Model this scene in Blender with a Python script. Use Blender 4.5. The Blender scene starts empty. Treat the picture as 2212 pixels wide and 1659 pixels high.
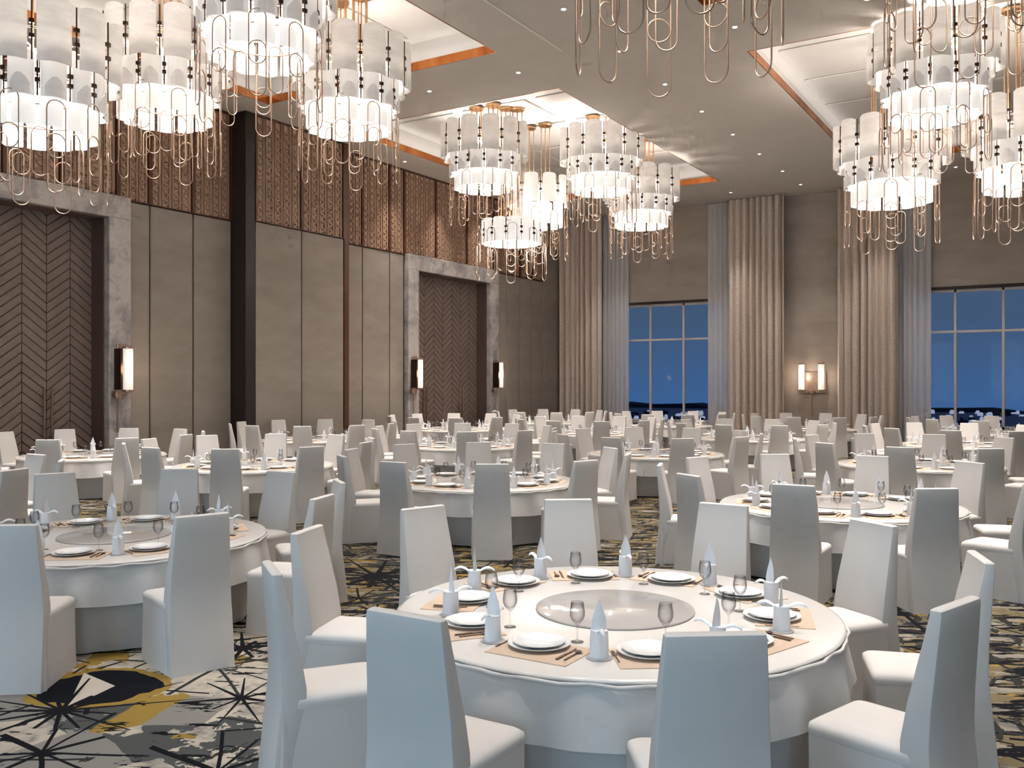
import bpy, math, random
from math import sin, cos, pi, radians as R
random.seed(7)
scn = bpy.context.scene
col = scn.collection

# ------------------------------------------------------------------ camera, world, lights, exposure
CAM_H = 2.10
cam = bpy.data.cameras.new('camera'); camo = bpy.data.objects.new('camera', cam); col.objects.link(camo)
cam.sensor_width = 36.0; cam.lens = 36.0*1960/2212; cam.clip_end = 5000; cam.clip_start = .05
camo.location = (0, 0, CAM_H); camo.rotation_euler = (R(90), 0, R(31.6))
scn.camera = camo
scn.view_settings.view_transform = 'Standard'; scn.view_settings.look = 'None'
scn.view_settings.gamma = 1.0; scn.view_settings.exposure = 0.0
scn.view_settings.use_curve_mapping = False
try:
    scn.cycles.use_denoising = True; scn.cycles.use_adaptive_sampling = True; scn.cycles.adaptive_threshold = .14; scn.cycles.adaptive_min_samples = 12
    scn.cycles.max_bounces = 5; scn.cycles.diffuse_bounces = 3; scn.cycles.glossy_bounces = 3
    scn.cycles.transmission_bounces = 4; scn.cycles.transparent_max_bounces = 12
    scn.cycles.sample_clamp_indirect = 4.0; scn.cycles.caustics_reflective = False; scn.cycles.caustics_refractive = False
except Exception:
    pass

def lin(c):
    return tuple((x/255/12.92 if x/255 <= .04045 else ((x/255+.055)/1.055)**2.4) for x in c)

world = bpy.data.worlds.new('World'); scn.world = world; world.use_nodes = True
wt = world.node_tree; wt.nodes.clear()
wo = wt.nodes.new('ShaderNodeOutputWorld'); wb = wt.nodes.new('ShaderNodeBackground')
wg = wt.nodes.new('ShaderNodeTexCoord'); ws = wt.nodes.new('ShaderNodeSeparateXYZ')
wm = wt.nodes.new('ShaderNodeMapRange'); wr = wt.nodes.new('ShaderNodeValToRGB')
wt.links.new(wg.outputs['Generated'], ws.inputs[0]); wt.links.new(ws.outputs['Z'], wm.inputs['Value'])
wm.inputs['From Min'].default_value = -.05; wm.inputs['From Max'].default_value = .6
wr.color_ramp.elements[0].color = (*lin((62, 104, 160)), 1); wr.color_ramp.elements[1].color = (*lin((44, 58, 84)), 1)
e = wr.color_ramp.elements.new(.18); e.color = (*lin((70, 92, 122)), 1)
wt.links.new(wm.outputs[0], wr.inputs[0]); wt.links.new(wr.outputs[0], wb.inputs['Color']); wb.inputs['Strength'].default_value = 1.0
wt.links.new(wb.outputs[0], wo.inputs[0])

def area(name, loc, rot, sx, sy, power, color, spread=180):
    l = bpy.data.lights.new(name, 'AREA'); l.shape = 'RECTANGLE'; l.size = sx; l.size_y = sy; l.energy = power; l.color = color
    l.spread = R(spread)
    o = bpy.data.objects.new(name, l); col.objects.link(o); o.location = loc; o.rotation_euler = rot
    return o
def point(name, loc, power, color, rad=.3, parent=None):
    l = bpy.data.lights.new(name, 'POINT'); l.energy = power; l.color = color; l.shadow_soft_size = rad
    o = bpy.data.objects.new(name, l); col.objects.link(o); o.location = loc
    if parent: o.parent = parent
    return o
WARM = (1.0, .93, .86); COOL = (.52, .78, 1.0)
# added cool lights at assumed, unseen windows of the near wall, behind the camera
for wx in (-9.2, -3.2, 2.8):
    area('assumed_window_light', (wx, -4.75, 2.9), (R(90), 0, 0), 3.4, 4.6, 185, COOL)
# concealed light strips in the coves of the four ceiling coffers
Z_CEIL = 9.22; Z_COF = 10.0
COF = [(-17.35, -10.5, 4.8, 16.4), (-17.35, -10.5, 19.2, 30.9), (-5.87, .98, 4.8, 16.4), (-5.87, .98, 19.2, 30.9)]
for (x0, x1, y0, y1) in COF:
    xm, ym = (x0+x1)/2, (y0+y1)/2
    for (lx, ly, sx, sy) in ((xm, y0-.18, x1-x0, .1), (xm, y1+.18, x1-x0, .1), (x0-.18, ym, .1, y1-y0), (x1+.18, ym, .1, y1-y0)):
        area('cove_strip_light', (lx, ly, Z_CEIL+.30), (R(180), 0, 0), sx, sy, 1.5*max(sx, sy), (1, .97, .94))
    # the luminous coffer lid itself sends its light straight down
    area('coffer_panel_light', (xm, ym, Z_COF-.08), (0, 0, 0), x1-x0, y1-y0, 410 if y0 < 10 else 300, (1, .96, .92), 44)

# ------------------------------------------------------------------ helpers
class MB:
    def __init__(s): s.v = []; s.f = []
    def add(s, vs, fs):
        n = len(s.v); s.v += [tuple(v) for v in vs]; s.f += [tuple(i+n for i in f) for f in fs]; return s
    def box(s, x0, x1, y0, y1, z0, z1):
        return s.add([(x0,y0,z0),(x1,y0,z0),(x1,y1,z0),(x0,y1,z0),(x0,y0,z1),(x1,y0,z1),(x1,y1,z1),(x0,y1,z1)],
                     [(0,3,2,1),(4,5,6,7),(0,1,5,4),(1,2,6,5),(2,3,7,6),(3,0,4,7)])
    def lathe(s, prof, n=24, c=(0,0,0), a0=0, a1=2*pi):
        full = abs(a1-a0-2*pi) < 1e-6; m = n if full else n+1; vs = []; fs = []
        for i in range(m):
            a = a0+(a1-a0)*i/n
            for r, z in prof: vs.append((c[0]+r*cos(a), c[1]+r*sin(a), c[2]+z))
        k = len(prof)
        for i in range(n):
            j = (i+1) % m
            for p in range(k-1): fs.append((i*k+p, j*k+p, j*k+p+1, i*k+p+1))
        return s.add(vs, fs)
    def tube(s, pts, r, n=6, closed=False, cap=True):
        from mathutils import Vector
        P = [Vector(p) for p in pts]; m = len(P); vs = []; fs = []
        up = None
        for i in range(m):
            if closed: t = P[(i+1) % m]-P[i-1]
            else: t = P[min(i+1, m-1)]-P[max(i-1, 0)]
            t.normalize()
            if up is None: up = Vector((0,0,1)) if abs(t.z) < .9 else Vector((1,0,0))
            b = t.cross(up)
            if b.length < 1e-4: b = t.orthogonal()
            b.normalize(); nn = b.cross(t); up = nn
            rr = r[i] if isinstance(r, (list, tuple)) else r
            for k in range(n):
                a = 2*pi*k/n; q = P[i]+b*(rr*cos(a))+nn*(rr*sin(a)); vs.append(tuple(q))
        for i in range(m if closed else m-1):
            j = (i+1) % m
            for k in range(n): fs.append((i*n+k, i*n+(k+1) % n, j*n+(k+1) % n, j*n+k))
        if cap and not closed:
            fs.append(tuple(range(n))[::-1]); fs.append(tuple((m-1)*n+k for k in range(n)))
        return s.add(vs, fs)
    def grid(s, rows, wrap=False):
        vs = [p for r in rows for p in r]; k = len(rows[0]); fs = []
        for i in range(len(rows)-1):
            for j in range(k if wrap else k-1):
                j2 = (j+1) % k; fs.append((i*k+j, i*k+j2, (i+1)*k+j2, (i+1)*k+j))
        return s.add(vs, fs)
    def prism(s, poly, z0, z1, axis='z'):
        n = len(poly)
        def P(a, b, h): return {'z': (a,b,h), 'x': (h,a,b), 'y': (a,h,b)}[axis]
        vs = [P(a,b,z0) for a,b in poly]+[P(a,b,z1) for a,b in poly]
        fs = [tuple(range(n))[::-1], tuple(range(n, 2*n))]+[(i,(i+1)%n,n+(i+1)%n,n+i) for i in range(n)]
        return s.add(vs, fs)
    def mesh(s, name, mat, smooth=False, bevel=0, seg=2):
        me = bpy.data.meshes.new(name); me.from_pydata(s.v, [], s.f); me.update()
        import bmesh
        bm = bmesh.new(); bm.from_mesh(me)
        if bevel:
            bmesh.ops.bevel(bm, geom=[e for e in bm.edges if e.is_manifold and e.calc_face_angle(0) > .5], offset=bevel, segments=seg, affect='EDGES', profile=.6)
        bmesh.ops.recalc_face_normals(bm, faces=bm.faces)
        bm.to_mesh(me); bm.free()
        me.materials.append(mat)
        if smooth:
            for p in me.polygons: p.use_smooth = True
            if smooth != 'all':
                try: me.set_sharp_from_angle(angle=R(smooth if smooth is not True else 40))
                except Exception: pass
        return me
def obj(name, me, parent=None, loc=(0,0,0), rz=0, rot=None):
    o = bpy.data.objects.new(name, me); col.objects.link(o); o.location = loc
    o.rotation_euler = rot if rot else (0, 0, rz)
    if parent: o.parent = parent
    return o
def tag(o, label=None, cat=None, group=None, kind=None):
    if label: o['label'] = label
    if cat: o['category'] = cat
    if group: o['group'] = group
    if kind: o['kind'] = kind
    return o
def thing(name, label, cat, loc=(0,0,0), rz=0, group=None):
    return tag(obj(name, None, None, loc, rz), label, cat, group)
def struct(name, me, parent=None, loc=(0,0,0), rz=0):
    o = obj(name, me, parent, loc, rz)
    if parent is None: o['kind'] = 'structure'
    return o

# ------------------------------------------------------------------ materials
class NT:
    def __init__(s, name):
        s.m = bpy.data.materials.new(name); s.m.use_nodes = True; s.t = s.m.node_tree; s.t.nodes.clear()
        s.out = s.t.nodes.new('ShaderNodeOutputMaterial')
    def n(s, typ, **kw):
        nd = s.t.nodes.new(typ)
        for k, v in kw.items(): setattr(nd, k, v)
        return nd
    def l(s, a, b): s.t.links.new(a, b)
    def put(s, sock, v):
        if isinstance(v, bpy.types.NodeSocket): s.l(v, sock)
        elif isinstance(v, (tuple, list)): sock.default_value = (*v, 1) if (len(v) == 3 and sock.type == 'RGBA') else tuple(v)
        else: sock.default_value = v
    def math(s, op, a, b=0.0, c=0.0, clamp=False):
        nd = s.n('ShaderNodeMath', operation=op); nd.use_clamp = clamp
        s.put(nd.inputs[0], a); s.put(nd.inputs[1], b); s.put(nd.inputs[2], c); return nd.outputs[0]
    def coord(s, kind='Object', scale=(1,1,1), loc=(0,0,0)):
        tc = s.n('ShaderNodeTexCoord'); mp = s.n('ShaderNodeMapping'); mp.inputs['Scale'].default_value = scale; mp.inputs['Location'].default_value = loc
        s.l(tc.outputs[kind], mp.inputs[0]); return mp.outputs[0]
    def noise(s, vec, scale, detail=3, rough=.5, out='Fac'):
        nd = s.n('ShaderNodeTexNoise'); s.l(vec, nd.inputs['Vector']); nd.inputs['Scale'].default_value = scale
        nd.inputs['Detail'].default_value = detail; nd.inputs['Roughness'].default_value = rough; return nd.outputs[out]
    def ramp(s, fac, stops):
        nd = s.n('ShaderNodeValToRGB'); el = nd.color_ramp.elements
        while len(el) < len(stops): el.new(.5)
        for e, (p, c) in zip(el, stops): e.position = p; e.color = (*c, 1)
        s.l(fac, nd.inputs[0]); return nd.outputs[0]
    def mix(s, f, a, b):
        nd = s.n('ShaderNodeMix', data_type='RGBA'); s.put(nd.inputs[0], f); s.put(nd.inputs[6], a); s.put(nd.inputs[7], b); return nd.outputs[2]
    def bsdf(s, color, rough=.6, metal=0, spec=.5, bump=None, bs=.1, emit=None, es=0, trans=0, coat=0):
        b = s.n('ShaderNodeBsdfPrincipled'); s.put(b.inputs['Base Color'], color); s.put(b.inputs['Roughness'], rough); b.inputs['Metallic'].default_value = metal
        b.inputs['Specular IOR Level'].default_value = spec
        b.inputs['Coat Weight'].default_value = coat
        if bump is not None:
            bp = s.n('ShaderNodeBump'); bp.inputs['Strength'].default_value = bs; bp.inputs['Distance'].default_value = .02; s.l(bump, bp.inputs['Height']); s.l(bp.outputs[0], b.inputs['Normal'])
        if emit is not None: s.put(b.inputs['Emission Color'], emit); b.inputs['Emission Strength'].default_value = es
        s.l(b.outputs[0], s.out.inputs[0]); return b
def simple(name, c, **kw):
    t = NT(name); t.bsdf(lin(c), **kw); return t.m
def noisy(name, c1, c2, scale=3, sc=(1,1,1), bs=.0, bscale=40, rough=.7, spec=.3, **kw):
    t = NT(name); v = t.coord('Object', sc); f = t.noise(v, scale, 5, .6)
    t.bsdf(t.ramp(f, [(.3, lin(c1)), (.7, lin(c2))]), rough=rough, spec=spec, bump=t.noise(v, bscale, 2) if bs else None, bs=bs, **kw); return t.m

M = {}
M['chair'] = noisy('chair_fabric', (214,208,203), (220,214,209), 2, bs=.04, bscale=260, rough=.9, spec=.15)
M['cloth'] = noisy('table_linen', (212,208,205), (220,216,212), 3, bs=.05, bscale=180, rough=.85, spec=.2)
M['napkin'] = simple('napkin_linen', (238,238,240), rough=.8, spec=.2)
M['board'] = simple('white_gloss_board', (228,222,216), rough=.15, spec=.4)
M['susan'] = simple('smoked_glass_disc', (184,178,174), rough=.08, spec=.4)
M['mat'] = noisy('woven_placemat', (204,178,156), (216,192,170), 60, rough=.8, bs=.15, bscale=220)
M['china'] = simple('porcelain', (244,243,242), rough=.15, spec=.5)
M['contact_shade'] = simple('grey_contact_shade', (176,172,172), rough=.4)  # shadow grey for the discs under the napkins
M['steel'] = simple('cutlery_bronze_steel', (120,98,84), rough=.28, metal=.9)
M['ceil'] = noisy('ceiling_paint', (212,204,196), (218,210,202), 1.2, rough=.85, spec=.2)
M['cofwhite'] = noisy('coffer_white_paint', (222,216,210), (227,221,215), 2, rough=.8, spec=.2)
M['brass'] = simple('champagne_brass', (200,172,152), rough=.3, metal=.85)
M['rodbrass'] = simple('warm_brass_rod', (210,170,128), rough=.3, metal=.85)
M['clamp'] = simple('dark_bronze', (70,52,42), rough=.35, metal=.8)
M['black'] = noisy('black_stained_steel', (40,34,32), (48,42,39), 2, (1,1,.2), rough=.45, spec=.4)
M['groove'] = simple('dark_groove', (52,44,38), rough=.7)
M['bronze'] = noisy('bronze_lattice', (166,132,109), (184,150,126), 1.5, rough=.45, metal=.0)
M['latback'] = noisy('lattice_backing', (206,174,150), (226,198,174), 2.2, rough=.6)
M['mull'] = simple('red_brown_mullion', (84,48,32), rough=.45)
M['frame'] = simple('window_frame_paint', (214,208,206), rough=.5)
M['handle'] = simple('brushed_bronze_handle', (170,140,120), rough=.3, metal=.8)
M['darkwood'] = simple('dark_wood_reveal', (92,74,66), rough=.55)
M['plankgap'] = simple('door_gap', (64,48,42), rough=.7)
M['dl'] = simple('downlight_lens', (255,250,240), emit=(1,.95,.88), es=9)
M['dlring'] = simple('downlight_ring', (225,218,210), rough=.4)
M['sheer_rail'] = simple('curtain_rail', (130,115,105), rough=.6)
def mk_copper():
    t = NT('polished_copper'); v = t.coord('Object', (1,1,.3)); f = t.noise(v, 1.1, 4, .65)
    t.bsdf(t.ramp(f, [(.3, lin((140,70,34))), (.5, lin((205,125,66))), (.68, lin((232,160,98)))]), rough=.22, metal=.75); return t.m
M['copper'] = mk_copper()
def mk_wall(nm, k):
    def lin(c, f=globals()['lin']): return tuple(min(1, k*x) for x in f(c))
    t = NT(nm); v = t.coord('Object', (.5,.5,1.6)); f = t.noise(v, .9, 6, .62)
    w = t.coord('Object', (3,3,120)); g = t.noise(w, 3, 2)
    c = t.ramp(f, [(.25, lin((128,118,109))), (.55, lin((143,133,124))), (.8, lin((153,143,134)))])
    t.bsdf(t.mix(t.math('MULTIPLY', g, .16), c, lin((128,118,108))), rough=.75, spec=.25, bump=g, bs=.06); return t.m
M['wall'] = mk_wall('taupe_wall_panel', 1.27); M['wall_lightened'] = mk_wall('taupe_wall_lightened', 1.85)  # far wall is the same taupe, lightened in colour to offset weaker light
def mk_marble():
    t = NT('grey_marble'); v = t.coord('Object', (1,1,1)); d = t.noise(v, .9, 5, .6, 'Color')
    mp = t.n('ShaderNodeVectorMath', operation='MULTIPLY_ADD'); t.l(d, mp.inputs[0]); mp.inputs[1].default_value = (2.2,2.2,2.2); t.l(v, mp.inputs[2])
    f = t.noise(mp.outputs[0], 1.3, 8, .68); g = t.noise(v, 7, 5, .7)
    c = t.ramp(f, [(.3, lin((128,126,128))), (.46, lin((180,172,168))), (.58, lin((214,205,198))), (.75, lin((170,166,166)))])
    t.bsdf(t.mix(t.math('MULTIPLY', g, .35), c, lin((150,144,142))), rough=.25, spec=.5); return t.m
M['marble'] = mk_marble()
def mk_wood():
    t = NT('brown_oak_plank'); oi = t.n('ShaderNodeObjectInfo'); v = t.coord('Object', (6,6,6)); f = t.noise(v, 2.2, 5, .6)
    c = t.ramp(f, [(.25, lin((122,104,95))), (.75, lin((140,122,112)))])
    k = t.math('MULTIPLY', oi.outputs['Random'], .3)
    t.bsdf(t.mix(k, c, lin((104,84,74))), rough=.5, spec=.35, bump=f, bs=.1); return t.m
M['plank'] = mk_wood()
def mk_drape():
    t = NT('patterned_beige_drape'); v = t.coord('Object', (1,1,1)); vo = t.n('ShaderNodeTexVoronoi'); t.l(v, vo.inputs['Vector']); vo.inputs['Scale'].default_value = 20
    c = t.ramp(vo.outputs['Distance'], [(.1, lin((214,194,178))), (.6, lin((236,220,206)))])
    t.bsdf(c, rough=.7, spec=.25); return t.m
M['drape'] = mk_drape()
def mk_sheer():
    t = NT('white_sheer_voile'); d = t.n('ShaderNodeBsdfDiffuse'); d.inputs[0].default_value = (*lin((232,228,228)), 1)
    tl = t.n('ShaderNodeBsdfTranslucent'); tl.inputs[0].default_value = (*lin((205,203,212)), 1)
    tr = t.n('ShaderNodeBsdfTransparent'); a = t.n('ShaderNodeMixShader'); a.inputs[0].default_value = .15; b = t.n('ShaderNodeMixShader'); b.inputs[0].default_value = .14
    t.l(d.outputs[0], a.inputs[1]); t.l(tl.outputs[0], a.inputs[2]); t.l(a.outputs[0], b.inputs[1]); t.l(tr.outputs[0], b.inputs[2]); t.l(b.outputs[0], t.out.inputs[0]); return t.m
M['sheer'] = mk_sheer()
def mk_glass(name, tint, gl, rough=.03, edge=(.9,.9,.92), base=.03):
    t = NT(name); tr = t.n('ShaderNodeBsdfTransparent'); g = t.n('ShaderNodeBsdfGlossy'); g.inputs['Roughness'].default_value = rough
    lw = t.n('ShaderNodeLayerWeight'); lw.inputs[0].default_value = .5; mx = t.n('ShaderNodeMixShader')
    t.l(t.mix(t.math('POWER', lw.outputs['Facing'], 1.6), tint, edge), tr.inputs[0])
    t.l(t.math('MULTIPLY_ADD', t.math('POWER', lw.outputs['Facing'], 3.0), gl, base), mx.inputs[0]); t.l(tr.outputs[0], mx.inputs[1]); t.l(g.outputs[0], mx.inputs[2]); t.l(mx.outputs[0], t.out.inputs[0]); return t.m
M['pane'] = mk_glass('window_pane', (.93,.95,.97), .05, .03, (.9,.9,.92), .004)
M['glass'] = mk_glass('drinking_glass', (.95,.95,.955), .35, .03, (.45,.44,.44))
def mk_alab(name, c1, c2, emit, es, tl=.45):
    t = NT(name); v = t.coord('Object', (1,1,3.2)); f = t.noise(v, 3.2, 4, .55)
    c = t.ramp(f, [(.3, lin(c1)), (.7, lin(c2))])
    d = t.n('ShaderNodeBsdfPrincipled'); t.l(c, d.inputs['Base Color']); d.inputs['Roughness'].default_value = .35; d.inputs['Specular IOR Level'].default_value = .3
    if es: t.put(d.inputs['Emission Color'], emit); d.inputs['Emission Strength'].default_value = es
    tn = t.n('ShaderNodeBsdfTranslucent'); t.l(c, tn.inputs[0]); mx = t.n('ShaderNodeMixShader'); mx.inputs[0].default_value = tl
    t.l(d.outputs[0], mx.inputs[1]); t.l(tn.outputs[0], mx.inputs[2]); t.l(mx.outputs[0], t.out.inputs[0]); return t.m
M['alab1'] = mk_alab('alabaster_upper', (232,228,224), (246,243,240), (1,.94,.89), .10, .55)
M['alab2'] = mk_alab('alabaster_lit', (238,232,224), (252,247,240), (1,.94,.89), .30, .06)
M['alab3'] = mk_alab('alabaster_bright', (250,246,240), (255,252,248), (1,.95,.90), .55, .02)
M['alab1b'] = mk_alab('alabaster_arch', (226,218,212), (240,234,228), (1,.92,.87), .18, .1)
M['sconce'] = mk_alab('sconce_glass', (250,240,230), (255,250,245), (1,.90,.82), .55, .1)
M['city'] = simple('lit_city_facade', (150,155,170), rough=.8, emit=lin((170,180,205)), es=.75)
M['citydark'] = simple('dark_city_mass', (54,58,76), rough=.9)

def mk_carpet():
    t = NT('abstract_carpet'); v = t.coord('Object')
    warp = t.noise(v, .9, 3, .5, 'Color')
    def shift(vec, amp, ns):
        nd = t.n('ShaderNodeVectorMath', operation='MULTIPLY_ADD'); w = t.noise(vec, ns, 2, .5, 'Color'); t.l(w, nd.inputs[0]); nd.inputs[1].default_value = (amp,amp,0)
        sb = t.n('ShaderNodeVectorMath', operation='ADD'); t.l(vec, nd.inputs[2]); t.l(nd.outputs[0], sb.inputs[0]); sb.inputs[1].default_value = (-amp/2,-amp/2,0); return sb.outputs[0]
    v1 = shift(v, .12, 3.0)
    def cells(vec, sc, feat='F1'):
        nd = t.n('ShaderNodeTexVoronoi', feature=feat, voronoi_dimensions='2D'); t.l(vec, nd.inputs['Vector']); nd.inputs['Scale'].default_value = sc; return nd
    CR = lin((182,171,157)); GR = lin((136,131,125)); DG = lin((80,81,80)); YE = lin((150,122,60)); BK = lin((22,22,26)); NV = lin((20,21,27))
    f1 = t.noise(v, 1.1, 4, .55); f2 = t.noise(v, 4.5, 5, .65)
    base = t.ramp(f2, [(.36, GR), (.5, CR), (.66, lin((192,181,166)))])
    # shard cells: grey, ochre and charcoal facets
    c2 = cells(v1, 1.9); sp = t.n('ShaderNodeSeparateColor'); t.l(c2.outputs['Color'], sp.inputs[0])
    base = t.mix(t.math('GREATER_THAN', sp.outputs[0], .74), base, GR)
    ye = t.math('MULTIPLY', t.math('GREATER_THAN', sp.outputs[1], .80), t.math('GREATER_THAN', t.noise(v, 2.3, 4, .6), .45))
    base = t.mix(ye, base, YE)
    dg = t.math('MULTIPLY', t.math('GREATER_THAN', sp.outputs[2], .70), t.math('GREATER_THAN', t.noise(v, 3.1, 4, .65), .48))
    base = t.mix(dg, base, DG)
    # torn brush marks: sparse in the pale field by the two front tables, dense over the rest of the carpet
    sm = t.n('ShaderNodeSeparateXYZ'); t.l(v, sm.inputs[0])
    rx_ = t.math('SUBTRACT', sm.outputs[0], -5.3); ry_ = t.math('SUBTRACT', sm.outputs[1], 3.1)
    rd = t.math('SQRT', t.math('ADD', t.math('MULTIPLY', rx_, rx_), t.math('MULTIPLY', ry_, ry_)))
    dens = t.math('MULTIPLY_ADD', rd, .55, -.85, True)
    def strokes(sx, sy, rot, loc):
        tc = t.n('ShaderNodeTexCoord'); m1 = t.n('ShaderNodeMapping'); m1.inputs['Rotation'].default_value = (0, 0, R(rot)); m2 = t.n('ShaderNodeMapping'); m2.inputs['Scale'].default_value = (sx, sy, 1); m2.inputs['Location'].default_value = loc
        t.l(tc.outputs['Object'], m1.inputs[0]); t.l(m1.outputs[0], m2.inputs[0]); return m2.outputs[0]
    base = t.mix(t.math('MULTIPLY', dens, .55), base, lin((84,78,68)))
    oc = t.noise(strokes(1.0, 3.2, -20, (4,1,0)), 1.2, 4, .6)
    base = t.mix(t.math('MULTIPLY', dens, t.math('GREATER_THAN', oc, .50)), base, lin((112,100,76)))
    ocy = t.noise(strokes(1.3, 4.2, -38, (9,3,0)), 1.1, 4, .6)
    base = t.mix(t.math('MULTIPLY', dens, t.math('GREATER_THAN', ocy, .585)), base, YE)
    st = t.noise(strokes(1.7, 7.0, -30, (0,0,0)), 1.2, 5, .62)
    base = t.mix(t.math('GREATER_THAN', st, t.math('MULTIPLY_ADD', dens, -.085, .61)), base, BK)
    st2 = t.noise(strokes(6.0, 1.8, -12, (3,5,0)), 1.2, 5, .6)
    base = t.mix(t.math('GREATER_THAN', st2, t.math('MULTIPLY_ADD', dens, -.06, .63)), base, lin((48,48,46)))
    # star bursts of thin black lines around scattered centres
    def burst(vec, sc, nray, wid, rng, colr, base, off):
        nd = cells(vec, sc); ps = nd.outputs['Position']
        df = t.n('ShaderNodeVectorMath', operation='SUBTRACT'); t.l(vec, df.inputs[0]); t.l(ps, df.inputs[1])
        sx = t.n('ShaderNodeSeparateXYZ'); t.l(df.outputs[0], sx.inputs[0])
        an = t.math('ARCTAN2', sx.outputs[1], sx.outputs[0]); ds = t.math('SQRT', t.math('ADD', t.math('MULTIPLY', sx.outputs[0], sx.outputs[0]), t.math('MULTIPLY', sx.outputs[1], sx.outputs[1])))
        cc = t.n('ShaderNodeSeparateColor'); t.l(nd.outputs['Color'], cc.inputs[0])
        ph = t.math('ADD', t.math('MULTIPLY', an, nray/(2*pi)), t.math('MULTIPLY', cc.outputs[0], 7.0+off))
        # uneven rays
        ph = t.math('ADD', ph, t.math('MULTIPLY', t.math('SINE', t.math('MULTIPLY', an, 3.0)), .2))
        fr = t.math('ABSOLUTE', t.math('SUBTRACT', t.math('FRACT', ph), .5))
        arc = t.math('MULTIPLY', t.math('MULTIPLY', fr, ds), 2*pi/nray)
        line = t.math('LESS_THAN', arc, wid)
        ray = t.math('FLOOR', ph); wn = t.n('ShaderNodeTexWhiteNoise', noise_dimensions='2D'); cb = t.n('ShaderNodeCombineXYZ'); t.l(ray, cb.inputs[0]); t.l(cc.outputs[1], cb.inputs[1]); t.l(cb.outputs[0], wn.inputs['Vector'])
        lim = t.math('MULTIPLY_ADD', wn.outputs['Value'], rng, rng*.35)
        m = t.math('MULTIPLY', line, t.math('LESS_THAN', ds, lim))
        return t.mix(m, base, colr)
    v2 = shift(v, .05, 2.0)
    base = burst(v2, .62, 11, .012, .9, lin((50,50,50)), base, 0)
    base = burst(shift(v, .04, 1.5), .85, 10, .014, .7, BK, base, 3)
    # torn black islands ringed in ochre
    isl = t.noise(v, .95, 4, .5)
    base = t.mix(t.math('GREATER_THAN', isl, .70), base, YE)
    base = t.mix(t.math('GREATER_THAN', isl, .712), base, NV)
    # the big navy island with a cream triangle between the two nearest tables
    so = t.n('ShaderNodeSeparateXYZ'); t.l(shift(v, .22, 3.5), so.inputs[0])
    sr = t.n('ShaderNodeSeparateXYZ'); t.l(v, sr.inputs[0])
    dx = t.math('SUBTRACT', so.outputs[0], -5.72); dy = t.math('SUBTRACT', so.outputs[1], 3.86)
    ca, sa = cos(R(58)), sin(R(58))
    ua = t.math('ADD', t.math('MULTIPLY', dx, .86), t.math('MULTIPLY', dy, .5)); vb = t.math('ADD', t.math('MULTIPLY', dx, -.5), t.math('MULTIPLY', dy, .86))
    q = t.math('SQRT', t.math('ADD', t.math('POWER', t.math('DIVIDE', t.math('ABSOLUTE', ua), .50), 2.0), t.math('POWER', t.math('DIVIDE', t.math('ABSOLUTE', vb), .44), 2.0)))
    base = t.mix(t.math('LESS_THAN', q, .94), base, YE); base = t.mix(t.math('LESS_THAN', q, .80), base, NV)
    tri = None; P = [(-5.52,3.48), (-5.66,3.93), (-6.11,3.99)]
    for i in range(3):
        (ax, ay), (bx, by) = P[i], P[(i+1) % 3]
        ed = t.math('SUBTRACT', t.math('MULTIPLY', t.math('SUBTRACT', sr.outputs[1], ay), bx-ax), t.math('MULTIPLY', t.math('SUBTRACT', sr.outputs[0], ax), by-ay))
        g = t.math('GREATER_THAN', ed, 0.0); tri = g if tri is None else t.math('MULTIPLY', tri, g)
    base = t.mix(tri, base, lin((196,184,170)))
    def star(cx_, cy_, nray, wid, rng, ph0, base):
        ax = t.math('SUBTRACT', sr.outputs[0], cx_); ay = t.math('SUBTRACT', sr.outputs[1], cy_)
        an = t.math('ARCTAN2', ay, ax); ds = t.math('SQRT', t.math('ADD', t.math('MULTIPLY', ax, ax), t.math('MULTIPLY', ay, ay)))
        ph = t.math('ADD', t.math('MULTIPLY', an, nray/(2*pi)), t.math('MULTIPLY_ADD', t.math('SINE', t.math('MULTIPLY_ADD', an, 2.0, ph0)), .28, ph0))
        fr = t.math('ABSOLUTE', t.math('SUBTRACT', t.math('FRACT', ph), .5)); arc = t.math('MULTIPLY', t.math('MULTIPLY', fr, ds), 2*pi/nray)
        wn = t.n('ShaderNodeTexWhiteNoise', noise_dimensions='1D'); t.l(t.math('FLOOR', t.math('ADD', ph, ph0)), wn.inputs['W'])
        lim = t.math('MULTIPLY_ADD', wn.outputs['Value'], rng*.7, rng*.3)
        ww = t.math('MULTIPLY', t.math('SUBTRACT', 1.15, t.math('DIVIDE', ds, rng)), wid)
        return t.mix(t.math('MULTIPLY', t.math('LESS_THAN', arc, ww), t.math('LESS_THAN', ds, lim)), base, BK)
    base = star(-5.53, 3.45, 15, .016, .95, .3, base)
    base = star(-5.60, 5.02, 9, .024, .7, 1.1, base)
    base = star(-4.72, 4.22, 9, .015, .6, 2.0, base)
    base = star(-6.45, 7.65, 12, .035, 1.3, .7, base)
    pile = t.noise(v, 160, 2)
    t.bsdf(base, rough=.95, spec=.1, bump=pile, bs=.2); return t.m
M['carpet'] = mk_carpet()

# ------------------------------------------------------------------ room shell
XL, XR, YN, YF = -18.8, 9.0, -5.0, 34.8
PROJ = .53                                             # depth of the bay that stands forward of the left wall
floor = struct('floor', MB().box(XL-1, XR, YN, YF, -.1, 0).mesh('floor', M['carpet']))

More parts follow.
